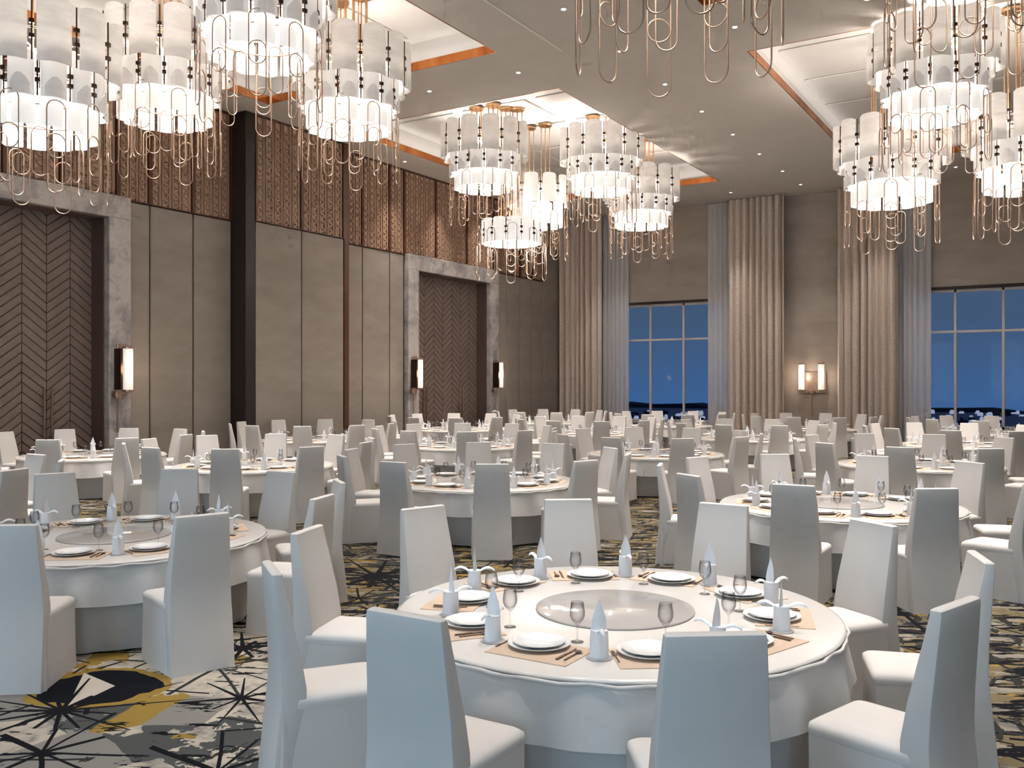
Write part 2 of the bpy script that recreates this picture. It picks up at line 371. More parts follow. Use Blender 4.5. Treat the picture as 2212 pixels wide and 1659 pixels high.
# ceiling slab with four coffers
cb = MB(); xs = [XL-1, -17.35, -10.5, -5.87, .98, XR]; ys = [YN, 4.8, 16.4, 19.2, 30.9, YF+.2]
for i in range(5):
    for j in range(5):
        if (i in (1,3)) and (j in (1,3)): continue
        cb.add([(xs[i],ys[j],Z_CEIL),(xs[i+1],ys[j],Z_CEIL),(xs[i+1],ys[j+1],Z_CEIL),(xs[i],ys[j+1],Z_CEIL)], [(0,1,2,3)])
ceiling = struct('ceiling', cb.mesh('ceiling', M['ceil']))
BAND = .19
for ci, (x0, x1, y0, y1) in enumerate(COF):
    s = .36
    m = MB()  # ledge behind the band, recessed sides and lid
    for (a, b, c_, d) in ((x0-s,x1+s,y0-s,y0-.02),(x0-s,x1+s,y1+.02,y1+s),(x0-s,x0-.02,y0-.02,y1+.02),(x1+.02,x1+s,y0-.02,y1+.02)):
        m.box(a, b, c_, d, Z_CEIL+.02, Z_CEIL+.06)
    m.box(x0-s-.05, x0-s, y0-s, y1+s, Z_CEIL+.02, Z_COF); m.box(x1+s, x1+s+.05, y0-s, y1+s, Z_CEIL+.02, Z_COF)
    m.box(x0-s, x1+s, y0-s-.05, y0-s, Z_CEIL+.02, Z_COF); m.box(x0-s, x1+s, y1+s, y1+s+.05, Z_CEIL+.02, Z_COF)
    m.box(x0-s-.05, x1+s+.05, y0-s-.05, y1+s+.05, Z_COF, Z_COF+.06)
    obj('coffer', m.mesh('coffer', M['cofwhite']), ceiling)
    for (a, b, c_, d) in ((x0,x1,y0-.02,y0),(x0,x1,y1,y1+.02),(x0-.02,x0,y0-.02,y1+.02),(x1,x1+.02,y0-.02,y1+.02)):
        obj('copper_band', MB().box(a, b, c_, d, Z_CEIL-.004, Z_CEIL+BAND).mesh('copper_band', M['copper']), ceiling)
    nx, ny = 3, 5; gw = .34
    pw = (x1-x0+2*s-gw*(nx+1))/nx; ph = (y1-y0+2*s-gw*(ny+1))/ny
    pme = MB().box(-pw/2, pw/2, -ph/2, ph/2, -.045, 0).mesh('ceiling_panel', M['cofwhite'], bevel=.02, seg=1)
    for i in range(nx):
        for j in range(ny):
            obj('ceiling_panel', pme, ceiling, (x0-s+gw+pw/2+i*(pw+gw), y0-s+gw+ph/2+j*(ph+gw), Z_COF))
obj('air_slot', MB().box(-9.265, -9.215, 2.0, 17.1, Z_CEIL-.012, Z_CEIL+.01).mesh('air_slot', simple('slot_white', (240,234,226), rough=.5)), ceiling)

# near wall with three window openings assumed for the cool light, and the plain right wall (both outside the picture)
nw = MB(); wx = [XL, -10.95, -7.45, -4.95, -1.45, 1.05, 4.55, XR]
for i in range(7):
    if i in (1,3,5): nw.box(wx[i], wx[i+1], YN-.2, YN, 0, .5); nw.box(wx[i], wx[i+1], YN-.2, YN, 5.3, Z_CEIL)
    else: nw.box(wx[i], wx[i+1], YN-.2, YN, 0, Z_CEIL)
struct('wall_near', nw.mesh('wall_near', M['ceil']))
struct('wall_right', MB().box(XR, XR+.2, YN, YF, 0, Z_CEIL).mesh('wall_right', M['cofwhite']))

# ---- left wall: backing, tall taupe panels, bronze lattice above, two chevron doors in marble portals
ZB = 6.39
DOOR_H = 5.92
D1 = (8.37, 12.81); D2 = (24.37, 28.81)
lb = MB()
def back_seg(a, b, z0, z1): lb.box(XL-.30, XL-.06, a, b, z0, z1)
back_seg(YN, D1[0], 0, Z_CEIL); back_seg(D1[0], D1[1], DOOR_H, Z_CEIL); back_seg(D1[1], D2[0], 0, Z_CEIL); back_seg(D2[0], D2[1], DOOR_H, Z_CEIL); back_seg(D2[1], YF, 0, Z_CEIL)
wall_left = struct('wall_left', lb.mesh('wall_left', M['groove']))
def wall_panel(y0, y1, x, z0, z1, mat='wall'):
    g = .022
    return obj('wall_panel', MB().box(-.06, 0, -(y1-y0)/2+g, (y1-y0)/2-g, z0, z1).mesh('wall_panel', M[mat], bevel=.008, seg=1), wall_left, (x, (y0+y1)/2, 0))
def lattice(y0, y1, x, z0, z1, mull=.05, seed=0):
    # bay of laser-cut bronze: frame, then zigzag ribbons between fine slats
    w = y1-y0; h = z1-z0
    fr = MB(); fr.box(-.05, .03, -w/2, -w/2+mull, 0, h); fr.box(-.05, .03, w/2-mull, w/2, 0, h); fr.box(-.05, .02, -w/2, w/2, 0, .03); fr.box(-.05, .02, -w/2, w/2, h-.05, h)
    o = obj('lattice_screen', fr.mesh('lattice_frame', M['mull']), wall_left, (x, (y0+y1)/2, z0))
    obj('backing_sheet', MB().box(-.058, -.045, -w/2, w/2, 0, h).mesh('backing_sheet', M['latback']), o)
    m = MB(); n = max(1, round((w-2*mull)/.30)); p = (w-2*mull)/n
    for i in range(n):
        a = -w/2+mull+i*p; zz = .20
        for q in (a+.012, a+p*.72): m.box(-.03, .012, q-.010, q+.014, .03, h-.05)
        m.box(-.03, .0, a+p*.86-.012, a+p*.86+.012, .03, h-.05)
        k = int((h-.08)/zz); L, Rr = a+.03, a+p*.70; t = .026
        for j in range(k):
            z = .03+j*zz
            for (ya, za, yb, zb_) in ((L, z, Rr, z+zz/2), (Rr, z+zz/2, L, z+zz)):
                m.add([(.0,ya,za-t),(.0,ya,za+t),(.0,yb,zb_+t),(.0,yb,zb_-t),(-.03,ya,za-t),(-.03,ya,za+t),(-.03,yb,zb_+t),(-.03,yb,zb_-t)], [(0,1,2,3),(1,5,6,2),(0,3,7,4)])
    tag(obj('lattice_pattern', m.mesh('lattice_pattern', M['bronze']), o), kind='stuff')
    return o
part1 = [YN, -2.6, -.2, 2.2, 4.6, 6.6, 7.78]
for a, b in zip(part1, part1[1:]): wall_panel(a, b, XL, 0, ZB-.02); lattice(a, b, XL, ZB, Z_CEIL)
part1b = [13.38, 13.99, 15.25, 16.47]
for a, b in zip(part1b, part1b[1:]): wall_panel(a, b, XL, 0, ZB-.02)
for a, b in ((7.78, 9.15), (9.15, 10.5), (10.5, 11.75), (11.75, 13.13), (13.13, 13.99), (13.99, 15.25), (15.25, 16.47)): lattice(a, b, XL, ZB+(.06 if b < 13.5 else 0), Z_CEIL)
# forward bay
XB = XL+PROJ
bay = MB().box(XL-.06, XB-.06, 16.80, 20.22, 0, Z_CEIL).mesh('bay_core', M['groove'])
obj('bay_core', bay, wall_left)
obj('black_end_panel', MB().box(XL-.06, XB+.01, 16.47, 16.80, 0, Z_CEIL).mesh('black_end_panel', M['black'], bevel=.01, seg=1), wall_left)
obj('dark_edge_trim', MB().box(XL-.06, XB+.02, 20.22, 20.42, 0, Z_CEIL).mesh('dark_edge_trim', M['mull']), wall_left)
for a, b in ((16.80, 18.50), (18.50, 20.22)): wall_panel(a, b, XB, 0, ZB-.02); lattice(a, b, XB, ZB, Z_CEIL)
part3 = [20.42, 21.66, 22.99, 23.72]
for a, b in zip(part3, part3[1:]): wall_panel(a, b, XL, 0, ZB-.02)
part3b = [29.45, 30.15, 31.17, 32.10, 33.05]
for a, b in zip(part3b, part3b[1:]): wall_panel(a, b, XL, 0, ZB-.02)
for a, b in ((20.42, 21.66), (21.66, 22.99), (22.99, 23.75), (23.75, 25.5), (25.5, 27.4), (27.4, 29.2), (29.2, 30.15), (30.15, 31.17), (31.17, 32.10), (32.10, 33.05)): lattice(a, b, XL, ZB+(.06 if 23.7 < a < 29.1 else 0), Z_CEIL)
wall_panel(33.05, YF, XL+.02, 0, Z_CEIL)

def door(name, y0, y1):
    root = struct(name, MB().box(XL-.62, XL-.56, y0, y1, 0, DOOR_H).mesh('door_back', M['plankgap']))
    jw = .57; pr = .14
    for (a, b) in ((y0-jw, y0), (y1, y1+jw)):
        obj('marble_jamb', MB().box(XL-.06, XL+pr, a, b, 0, DOOR_H).mesh('marble_jamb', M['marble'], bevel=.012, seg=1), root)
    obj('marble_lintel', MB().box(XL-.06, XL+pr, y0-jw, y1+jw, DOOR_H, ZB+.05).mesh('marble_lintel', M['marble'], bevel=.012, seg=1), root)
    for (a, b) in ((y0, y0+.03), (y1-.03, y1)):
        obj('wood_reveal', MB().box(XL-.6, XL-.05, a, b, 0, DOOR_H).mesh('wood_reveal', M['darkwood']), root)
    obj('wood_reveal', MB().box(XL-.6, XL-.05, y0+.03, y1-.03, DOOR_H-.03, DOOR_H).mesh('wood_reveal', M['darkwood']), root)
    lw = (y1-y0)/4; cw = lw/2; pit = .215; rise = cw*.72; gap = .026
    cache = {}
    def plank_mesh(up, lo, hi):
        key = (up, round(lo, 3), round(hi, 3))
        if key in cache: return cache[key]
        L, Rr = -cw/2+.009, cw/2-.009
        za, zb_ = (0, rise) if up else (rise, 0)
        poly = [(L, za), (Rr, zb_), (Rr, zb_+pit-gap), (L, za+pit-gap)]
        def clip(poly, z, keep_above):
            out = []
            for i in range(len(poly)):
                p, q = poly[i], poly[(i+1) % len(poly)]
                ip, iq = ((p[1] >= z) == keep_above), ((q[1] >= z) == keep_above)
                if ip: out.append(p)
                if ip != iq:
                    t_ = (z-p[1])/(q[1]-p[1]); out.append((p[0]+t_*(q[0]-p[0]), z))
            return out
        if lo > 0: poly = clip(poly, lo, True)
        if poly and hi < rise+pit: poly = clip(poly, hi, False)
        if len(poly) < 3: cache[key] = None; return None
        cache[key] = MB().prism(poly, -.02, .012, 'x').mesh('plank', M['plank']); return cache[key]
    for li in range(4):
        ya = y0+li*lw
        leaf = obj('door_leaf', MB().box(XL-.56, XL-.52, ya+.006, ya+lw-.006, 0, DOOR_H-.01).mesh('door_leaf', M['plankgap']), root)
        for c_ in range(2):
            yc = ya+cw*(c_+.5); up = (c_ == 0)
            z = -rise
            while z < DOOR_H:
                lo = max(0, -z); hi = min(rise+pit, DOOR_H-.02-z)
                me = plank_mesh(up, lo, hi)
                if me: obj('plank', me, leaf, (XL-.50, yc, z))
                z += pit
        hy = ya+lw-.09 if li % 2 == 0 else ya+.09
        obj('pull_handle', MB().tube([(XL-.43, hy, .55), (XL-.43, hy, 2.0)], .022, 8).tube([(XL-.5, hy, .7), (XL-.43, hy, .7)], .014, 6).tube([(XL-.5, hy, 1.85), (XL-.43, hy, 1.85)], .014, 6).mesh('pull_handle', M['handle'], smooth=True), leaf)
    return root
door('door_1', *D1); door('door_2', *D2)

# ---- window wall
W1 = (-16.35, -11.45); W2 = (-4.85, .05); ZW = 5.38; ZS = .55
wb_ = MB(); edges = [XL-.3, W1[0], W1[1], W2[0], W2[1], XR]
for i in range(5):
    a, b = edges[i], edges[i+1]
    if i in (1, 3): wb_.box(a, b, YF, YF+.25, 0, ZS); wb_.box(a, b, YF, YF+.25, ZW, Z_CEIL)
    else: wb_.box(a, b, YF, YF+.25, 0, Z_CEIL)
wall_far = struct('wall_far', wb_.mesh('wall_far', M['wall_lightened']))
for (a, b) in ((W1[0]+.5, W1[1]-.5), (W2[0]+.5, W2[1]-.5)):
    obj('window_head_trim', MB().box(a-.6, b+.6, YF-.06, YF, ZW, ZW+.1).mesh('window_head_trim', M['groove'], bevel=.01, seg=1), wall_far)
def window(name, x0, x1, mulls):
    fr = MB(); yy = YF+.08; t = .085
    fr.box(x0, x1, yy, yy+.1, ZW-.1, ZW); fr.box(x0, x1, yy, yy+.1, ZS, ZS+.1); fr.box(x0, x0+t, yy, yy+.1, ZS, ZW); fr.box(x1-t, x1, yy, yy+.1, ZS, ZW)
    root = struct(name, fr.mesh('window_frame', M['frame'], bevel=.008, seg=1))
    for mx in mulls: obj('mullion', MB().box(mx-t/2, mx+t/2, yy, yy+.09, ZS, ZW).mesh('mullion', M['frame'], bevel=.008, seg=1), root)
    obj('transom', MB().box(x0, x1, yy-.005, yy+.085, 3.87, 3.955).mesh('transom', M['frame'], bevel=.008, seg=1), root)
    ed = [x0]+list(mulls)+[x1]
    for a, b in zip(ed, ed[1:]):
        for (z0, z1) in ((ZS+.1, 3.88), (3.95, ZW-.1)):
            obj('glass_pane', MB().box(a+.03, b-.03, yy+.045, yy+.055, z0, z1).mesh('glass_pane', M['pane']), root)
    obj('window_sill', MB().box(x0, x1, YF-.12, YF+.1, ZS-.05, ZS).mesh('window_sill', M['frame'], bevel=.01, seg=1), root)
window('window_1', W1[0], W1[1], (-14.76, -13.32)); window('window_2', W2[0], W2[1], (-3.40, -1.93))
def pleat(name, x0, x1, y, mat, label, cat, group, per, amp, z0=.02, z1=Z_CEIL-.02):
    n = max(24, int((x1-x0)/per*14)); rows = []
    ph = [random.random()*2*pi for _ in range(3)]
    for kz in range(6):
        z = z0+(z1-z0)*kz/5; row = []
        for i in range(n+1):
            x = x0+(x1-x0)*i/n; u = (x-x0)/per*2*pi
            d = amp*(1-2*abs(sin(u/2+.4*sin(u*.19+ph[0])+.03*kz))**.65)*(1+.25*sin(u*.21+ph[1]))+.08*amp*sin(2*u+ph[2])
            row.append((x-(x0+x1)/2, d, z))
        rows.append(row)
    o = obj(name, MB().grid(rows).mesh(name, M[mat], smooth='all'), None, ((x0+x1)/2, y, 0)); tag(o, label, cat, group); return o
pleat('drape', -18.72, -16.72, YF-.46, 'drape', 'beige patterned floor-length drape in the far corner beside the lattice wall', 'curtain', 'drapes on the window wall', .25, .15)
pleat('drape', -11.25, -9.10, YF-.46, 'drape', 'beige patterned drape between the left window and the twin wall lamps', 'curtain', 'drapes on the window wall', .25, .15)
pleat('drape', -7.22, -5.16, YF-.46, 'drape', 'beige patterned drape right of the twin wall lamps', 'curtain', 'drapes on the window wall', .25, .15)
pleat('drape', .2, 2.2, YF-.46, 'drape', 'beige patterned drape beyond the right window', 'curtain', 'drapes on the window wall', .25, .15)
pleat('sheer_curtain', -16.85, -15.61, YF-.15, 'sheer', 'pale sheer curtain on the left side of the left window', 'curtain', 'sheer curtains at the windows', .20, .045)
pleat('sheer_curtain', -12.21, -11.1, YF-.15, 'sheer', 'pale sheer curtain on the right side of the left window', 'curtain', 'sheer curtains at the windows', .20, .045)
pleat('sheer_curtain', -5.3, -4.13, YF-.15, 'sheer', 'pale sheer curtain on the left side of the right window', 'curtain', 'sheer curtains at the windows', .20, .045)
pleat('sheer_curtain', -.75, .3, YF-.15, 'sheer', 'pale sheer curtain on the right side of the right window', 'curtain', 'sheer curtains at the windows', .20, .045)

# ------------------------------------------------------------------ dusk city outside the windows
g = MB().box(-2600, 400, 120, 1500, -40.2, -40)
tag(obj('city_ground', g.mesh('city_ground', simple('city_haze_ground', (150,156,178), rough=.9))), 'dark ground of the dusk city beyond the windows', 'ground')
ridge = MB(); rows = [[], []]
for i in range(61):
    x = -2400+i*46; h = -40+3*sin(i*.7)+3*sin(i*1.9+1)+5
    rows[0].append((x, 1500, -40)); rows[1].append((x, 1500, h))
ridge.grid(rows); ridge.grid([[(x, 1560, z) for x, y, z in rows[0]], [(x, 1560, z) for x, y, z in rows[1]]]); ridge.grid([rows[1], [(x, 1560, z) for x, y, z in rows[1]]])
tag(obj('city_ridge', ridge.mesh('city_ridge', M['citydark'])), 'dark low ridge on the skyline beyond the windows', 'hill')
th = R(31.6); rs = random.Random(3); spots = []
bl = [MB().box(-.5,.5,-.5,.5,0,.75).box(-.3,.4,-.4,.3,.75,1).mesh('city_block', M['city']), MB().box(-.5,.5,-.5,.5,0,.85).box(-.45,-.1,-.45,.1,.85,1).mesh('city_block_dark', M['citydark'])]
for k in range(240):
    for _ in range(60):
     a = rs.uniform(.115, .24) if k % 2 else rs.uniform(.44, .60); d = rs.uniform(380, 1300)
     X = d*(-sin(th)+a*cos(th)); Y = d*(cos(th)+a*sin(th))
     if all((X-q[0])**2+(Y-q[1])**2 > 12**2 for q in spots): break
    spots.append((X, Y)); lit = rs.random() < .62
    o = obj('city_building', bl[0 if lit else 1], None, (X, Y, -40), rs.uniform(0, 1)); sz = rs.uniform(2.2, 5.5)*(d/700)**.5; o.scale = (sz, sz, rs.uniform(1.6, 6.5))
    tag(o, 'tiny pale lit building in the dusk city outside the windows' if lit else 'tiny dark unlit building in the dusk city outside the windows', 'building', 'lit city buildings' if lit else 'dark city buildings')

# ------------------------------------------------------------------ chandeliers
def panel_mesh(name, w, h, mat, bow=.07, arch=False):
    # upright alabaster shade, bowed outward, with softly domed head
    n = 8; out = MB(); rows = []
    for kz in range(7):
        z = h*kz/6; row = []
        for i in range(n+1):
            x = -w/2+w*i/n; b = bow*(1-(2*x/w)**2)
            zz = z if kz < 6 else h-.05*abs(2*x/w)**6*h
            if arch: zz = z*(1-.45*(2*x/w)**2)
            row.append((b, x, zz))
        rows.append(row)
    out.grid(rows); t = .022
    out.grid([[(x-t, y, z) for x, y, z in r] for r in rows])
    for e in (0, n): out.grid([[r[e] for r in rows], [(r[e][0]-t, r[e][1], r[e][2]) for r in rows]])
    for e in (0, 6): out.grid([rows[e], [(x-t, y, z) for x, y, z in rows[e]]])
    return out.mesh(name, M[mat], smooth=50)
def loop_mesh(w, L, r=.0095):
    pts = []; rr = w/2
    for i in range(9): a = pi+pi*i/8; pts.append((0, rr*cos(a), -L+rr+rr*sin(a)))
    for i in range(9): a = pi*i/8; pts.append((0, rr*cos(a), -rr+rr*sin(a)))
    return MB().tube(pts, r, 6, closed=True).mesh('brass_loop', M['brass'], smooth='all')
def ring_mesh(r): return MB().tube([(r*cos(2*pi*i/36), r*sin(2*pi*i/36), 0) for i in range(36)], .014, 6, closed=True).mesh('ring', M['brass'], smooth='all')
P1 = panel_mesh('upper_shade', .47, .95, 'alab1', .12); P2 = panel_mesh('middle_shade', .36, .66, 'alab2', .09); P3 = panel_mesh('lower_shade', .32, .52, 'alab3', .08)
PA = panel_mesh('arched_shade', .27, .30, 'alab1b', .06, True)
PF1 = panel_mesh('upper_shade_small', .41, .85, 'alab2'); PF2 = panel_mesh('lower_shade_small', .33, .62, 'alab3'); PE = panel_mesh('drop_shade', .37, .66, 'alab3')
LOOP = loop_mesh(.26, .86); LOOPS = loop_mesh(.23, .74)
def stud(h):
    m = MB().tube([(0,0,0), (0,0,h)], .012, 6)
    for q in (.38, .62): m.box(-.03, .03, -.035, .035, h*q-.03, h*q+.03)
    return m.mesh('clamp_rod', M['clamp'], smooth=30)
ST1, ST2 = stud(.9), stud(.6)
CANOPY = MB().lathe([(0,-.06),(.2,-.06),(.21,-.045),(.21,0),(0,0)], 24).mesh('ceiling_canopy', M['rodbrass'], smooth=30)
FULL = [(12, 1.20, .85, P1, ST1, 'upper_shade'), (13, .98, .40, P2, ST2, 'middle_shade'), (13, .86, 0., P3, None, 'lower_shade')]
SMALL = [(10, .95, .62, PF1, ST1, 'upper_shade'), (10, .78, 0., PF2, None, 'lower_shade')]
DROP = [(12, .86, 0., PE, ST2, 'lower_shade')]
def chandelier(label, x, y, zb, tiers, top, power, rot=0., low=0., cano=(.28, 0)):
    t = thing('chandelier', label, 'chandelier', (x, y, zb), 0, 'chandeliers in the ceiling coffers')
    for ti, (n, r, z, me, st, nm) in enumerate(tiers):
        rz_ = z+.55*(.9 if ti == 0 else .6)
        tier = obj('shade_ring', ring_mesh(r-.11), t, (0, 0, rz_))
        for i in range(n):
            a = 2*pi*i/n+rot
            if nm == 'middle_shade': obj('arched_shade', PA, tier, ((r-.015)*cos(a), (r-.015)*sin(a), z-rz_), a)
            obj(nm, me, tier, ((r-.07)*cos(a), (r-.07)*sin(a), z-rz_), a)
            if st:
                b = a+pi/n; obj('clamp_rod', st, tier, ((r-.04)*cos(b), (r-.04)*sin(b), z-rz_), b)
    rb = tiers[-1][1]
    for (n, r, z0, k, me, st) in ((10, rb+.13, .46, 2, LOOP, .50), (7, rb-.22, .02, 1, LOOPS, .40)):
        for i in range(n):
            a = 2*pi*(i+.25)/n+rot
            for j in range(k):
                zz = z0-j*st-low*j-(.10 if i % 2 else 0)
                obj('brass_loop', me, t, ((r+.012*j)*cos(a), (r+.012*j)*sin(a), zz), a+(.05 if j else 0))
    H = Z_COF-.047-zb
    spoke = MB()
    for i in range(6):
        a = pi*i/6+rot; spoke.tube([((rb+.02)*cos(a), (rb+.02)*sin(a), top-.42), (-(rb+.02)*cos(a), -(rb+.02)*sin(a), top-.42)], .012, 6)
    obj('spoke_frame', spoke.mesh('spoke_frame', M['brass'], smooth=30), t)
    for sgn in (-1, 1):
        cx_, cy_ = sgn*cano[0], sgn*cano[1]
        can = obj('ceiling_canopy', CANOPY, t, (cx_, cy_, H))
        for k in range(6):
            a = 2*pi*k/6; px, py = cx_+.15*cos(a), cy_+.15*sin(a)
            obj('suspension_rod', MB().tube([(px-cx_, py-cy_, top-.42-H), (px-cx_, py-cy_, -.05)], .014, 6).mesh('suspension_rod', M['rodbrass'], smooth='all'), can)
    sl_ = bpy.data.lights.new('chandelier_lamp', 'SPOT'); sl_.energy = power*.95; sl_.color = WARM; sl_.spot_size = R(100); sl_.spot_blend = .5; sl_.shadow_soft_size = .3
    so_ = bpy.data.objects.new('chandelier_lamp', sl_); col.objects.link(so_); so_.parent = t; so_.location = (0, 0, .06)
    point('chandelier_lamp', (0, 0, top-.7), power*(1.35 if power < 250 and tiers is FULL else 1.0), WARM, .4, t)
    return t
PW = 190; PF = 330
chandelier('big alabaster chandelier at the far left edge above the near chevron door', -13.75, 8.2, 5.95, FULL, 1.75, PW, .18)
chandelier('alabaster chandelier second from the left, before the lattice screen', -14.6, 11.2, 7.08, FULL, 1.75, PW, .05)
chandelier('high alabaster chandelier at the top of the left coffer, loops over white coffer', -11.4, 10.6, 7.46, FULL, 1.75, PW, .3)
chandelier('alabaster chandelier at the right end of the left coffer', -12.5, 14.0, 7.25, FULL, 1.75, PW, .12)
chandelier('full alabaster chandelier at the left of the middle coffer', -14.1, 21.45, 7.6, FULL, 1.70, PF, .2)
chandelier('small low single-tier drop chandelier below the left one of the middle coffer', -13.55, 22.0, 6.08, DROP, .75, PF*.5, .1, 0, (.12, .12))
chandelier('small two-tier white chandelier in the centre of the middle coffer', -13.8, 23.9, 6.87, SMALL, 1.5, PF*.8, 0)
chandelier('alabaster chandelier on the right of the middle coffer, nearer one', -11.66, 23.95, 7.7, FULL, 1.70, PF, .25)
chandelier('alabaster chandelier at the far right of the middle coffer, lower one', -11.74, 27.0, 7.14, FULL, 1.70, PF, .07)
chandelier('nearest chandelier at the top centre, only its brass loops in frame', -3.32, 8.52, 6.36, FULL, 1.75, PW*.6, .1, .1)
chandelier('brass-looped chandelier at the top right corner, shades cut off', -1.15, 13.3, 7.42, FULL, 1.75, PW, .22, .1)
chandelier('large three-tier alabaster chandelier in the right coffer', -2.3, 19.75, 7.38, FULL, 1.75, PF, .16)
chandelier('lower alabaster chandelier at the left of the right coffer', -3.44, 21.95, 6.17, FULL, 1.75, PF, .3)
chandelier('bright alabaster chandelier cut by the right picture edge', -.75, 21.7, 6.15, FULL, 1.75, PF, .02)

# ------------------------------------------------------------------ downlights
DLR = MB().lathe([(.0,.0),(.045,.0),(.07,-.004),(.075,.012)], 20).mesh('downlight_trim', M['dlring'], smooth=30)
DLL = MB().lathe([(.0,-.005),(.044,-.005),(.044,.0)], 16).mesh('lens', M['dl'])
dls = [(-8.2, y, 'along the ceiling strip between the coffers') for y in (7.6, 10.1, 12.65, 15.2, 17.75, 20.27, 22.8, 25.36, 27.95, 30.6)]
dls += [(x, 17.75, 'across the cross strip before the middle coffer') for x in (-15.8, -13.28, -10.75, -5.7, -3.2)]
dls += [(-18.15, y, 'above the lattice wall') for y in (22.95, 25.5, 28.05)]
dls += [(x, 33.0, 'in the row along the window wall') for x in (-15.8, -13.28, -10.75, -8.2, -5.7, -3.2, -.7)]
dls += [(x, 2.7, 'in the unseen row added above the nearest tables') for x in (-10.75, -8.2, -5.7, -3.2, -.7, 1.8)]  # row added out of view to brighten the near chair seats
order = ['first', 'second', 'third', 'fourth', 'fifth', 'sixth', 'seventh', 'eighth', 'ninth', 'tenth']; cnt = {}
for i, (x, y, rowd) in enumerate(dls):
    k = cnt.get(rowd, 0); cnt[rowd] = k+1
    t = thing('downlight', 'small recessed ceiling spotlight, %s %s' % (order[k], rowd), 'downlight', (x, y, Z_CEIL), 0, 'ceiling downlights')
    obj('trim_ring', DLR, t); obj('lens', DLL, t)
    l = bpy.data.lights.new('downlight_beam', 'SPOT'); l.energy = 520; l.color = (1,.95,.9); l.spot_size = R(60)
    l.spot_blend = .9; l.shadow_soft_size = .05
    o = bpy.data.objects.new('downlight_beam', l); col.objects.link(o); o.parent = t; o.location = (0, 0, -.03)

# ------------------------------------------------------------------ wall lamps
def sconce(label, loc, rz, rod=True, twin=False, mirror=1):
    t = thing('wall_sconce', label, 'wall lamp', loc, rz, 'wall lamps')
    xs_ = (-.36, .36) if twin else (0,)
    for x in xs_:
        obj('glass_tube', MB().lathe([(0,-.47),(.105,-.47),(.11,-.46),(.11,.46),(.105,.47),(0,.47)], 20).mesh('glass_tube', M['sconce'], smooth=30), t, (x, -.24, 0))
        obj('metal_cap', MB().lathe([(0,.47),(.12,.47),(.12,.51),(.03,.54),(0,.54)], 20).mesh('metal_cap', M['brass'], smooth=30), t, (x, -.24, 0))
        obj('metal_cap', MB().lathe([(0,-.54),(.03,-.54),(.12,-.51),(.12,-.47),(0,-.47)], 20).mesh('metal_cap', M['brass'], smooth=30), t, (x, -.24, 0))
        if not twin: obj('side_fin', MB().box(-.03, .03, -.30, -.05, -.47, .47).mesh('side_fin', M['clamp'], bevel=.005, seg=1), t, (x-mirror*.20, 0, 0))
    w = .5 if twin else .14
    obj('back_plate', MB().box(-w, w, -.05, 0, -.60, .58 if not twin else .2).mesh('back_plate', M['brass'], bevel=.01, seg=1), t)
    if rod:
        obj('round_boss', MB().lathe([(0,-.09),(.1,-.08),(.12,0),(.1,.08),(0,.09)], 18).mesh('round_boss', M['handle'], smooth=True), t, (-mirror*.2, -.14, -.58))
        obj('hanging_rod', MB().tube([(-mirror*.2, -.14, -.66), (-mirror*.2, -.14, -1.45)], .018, 8).mesh('hanging_rod', M['handle'], smooth=True), t)
    for x in xs_: point('sconce_lamp', (x, -.44, 0), 16, (1,.8,.62), .12, t)
    return t
JX = XL+.14
sconce('white glass tube wall lamp on the marble jamb of the near door', (JX, 13.12, 2.44), R(90), True, False, 1)
sconce('white glass tube wall lamp on the left jamb of the far door', (JX, 24.08, 2.44), R(90), True, False, 1)
sconce('white glass tube wall lamp on the right jamb of the far door', (JX, 29.1, 2.44), R(90), True, False, 1)
sconce('twin glass tube wall lamp between the two drapes of the window wall', (-8.2, YF, 2.36), 0, True, True, 0)

# ------------------------------------------------------------------ banquet furniture
TR = 1.324; TZ = .73; RC = 2.062; CH = 1.145
# chair: local -y is the back, +y looks at the table; origin at the floor below the top edge of the back
def loft(secs, cap=True):
    m = MB(); m.grid(secs, wrap=True)
    n = len(secs[0]); tot = len(m.v)
    if cap: m.f.append(tuple(range(n))[::-1]); m.f.append(tuple(tot-n+i for i in range(n)))
    return m
def rect(x, y0, y1, z, r=.02):
    p = []
    for (cx_, cy_, a0) in ((x-r, y1-r, 0), (-x+r, y1-r, 90), (-x+r, y0+r, 180), (x-r, y0+r, 270)):
        for k in range(3): a = R(a0+45*k); p.append((cx_+r*cos(a), cy_+r*sin(a), z))
    return p
bsec = []
for (z, hw, y0, y1) in ((.0, .238, -.012, .085), (.12, .237, .0, .095), (.30, .236, .018, .125), (.48, .233, .038, .172), (.56, .231, .042, .172), (.72, .224, .036, .146), (.88, .215, .022, .110), (1.02, .207, .010, .078), (1.115, .201, .002, .058), (1.138, .198, .004, .056), (1.145, .190, .012, .048)):
    bsec.append(rect(hw, y0, y1, z, .012))
ME_BACK = loft(bsec).mesh('chair_back_cover', M['chair'], smooth=35)
ssec = [rect(.241, .065, .624, 0, .02), rect(.237, .075, .616, .15, .02), rect(.234, .09, .612, .35, .02), rect(.233, .10, .617, .47, .025)]
ME_SKIRT = loft(ssec).mesh('chair_skirt', M['chair'], smooth=35)
csec = [rect(.234, .10, .618, .462, .025), rect(.236, .10, .622, .485, .03), rect(.233, .10, .620, .508, .035), rect(.215, .11, .600, .524, .04), rect(.15, .16, .53, .532, .05)]
ME_SEAT = loft(csec).mesh('chair_seat_cover', M['chair'], smooth=60)
# fold in the cover at each rear corner
ME_FOLD = MB().add([(.236,.02,.0),(.252,.045,.0),(.243,.085,.0),(.232,.05,.46),(.2335,.055,.46),(.232,.075,.46)], [(0,1,4,3),(1,2,5,4),(0,2,1),(3,4,5),(0,3,5,2)]).mesh('corner_pleat', M['chair'], smooth=20)

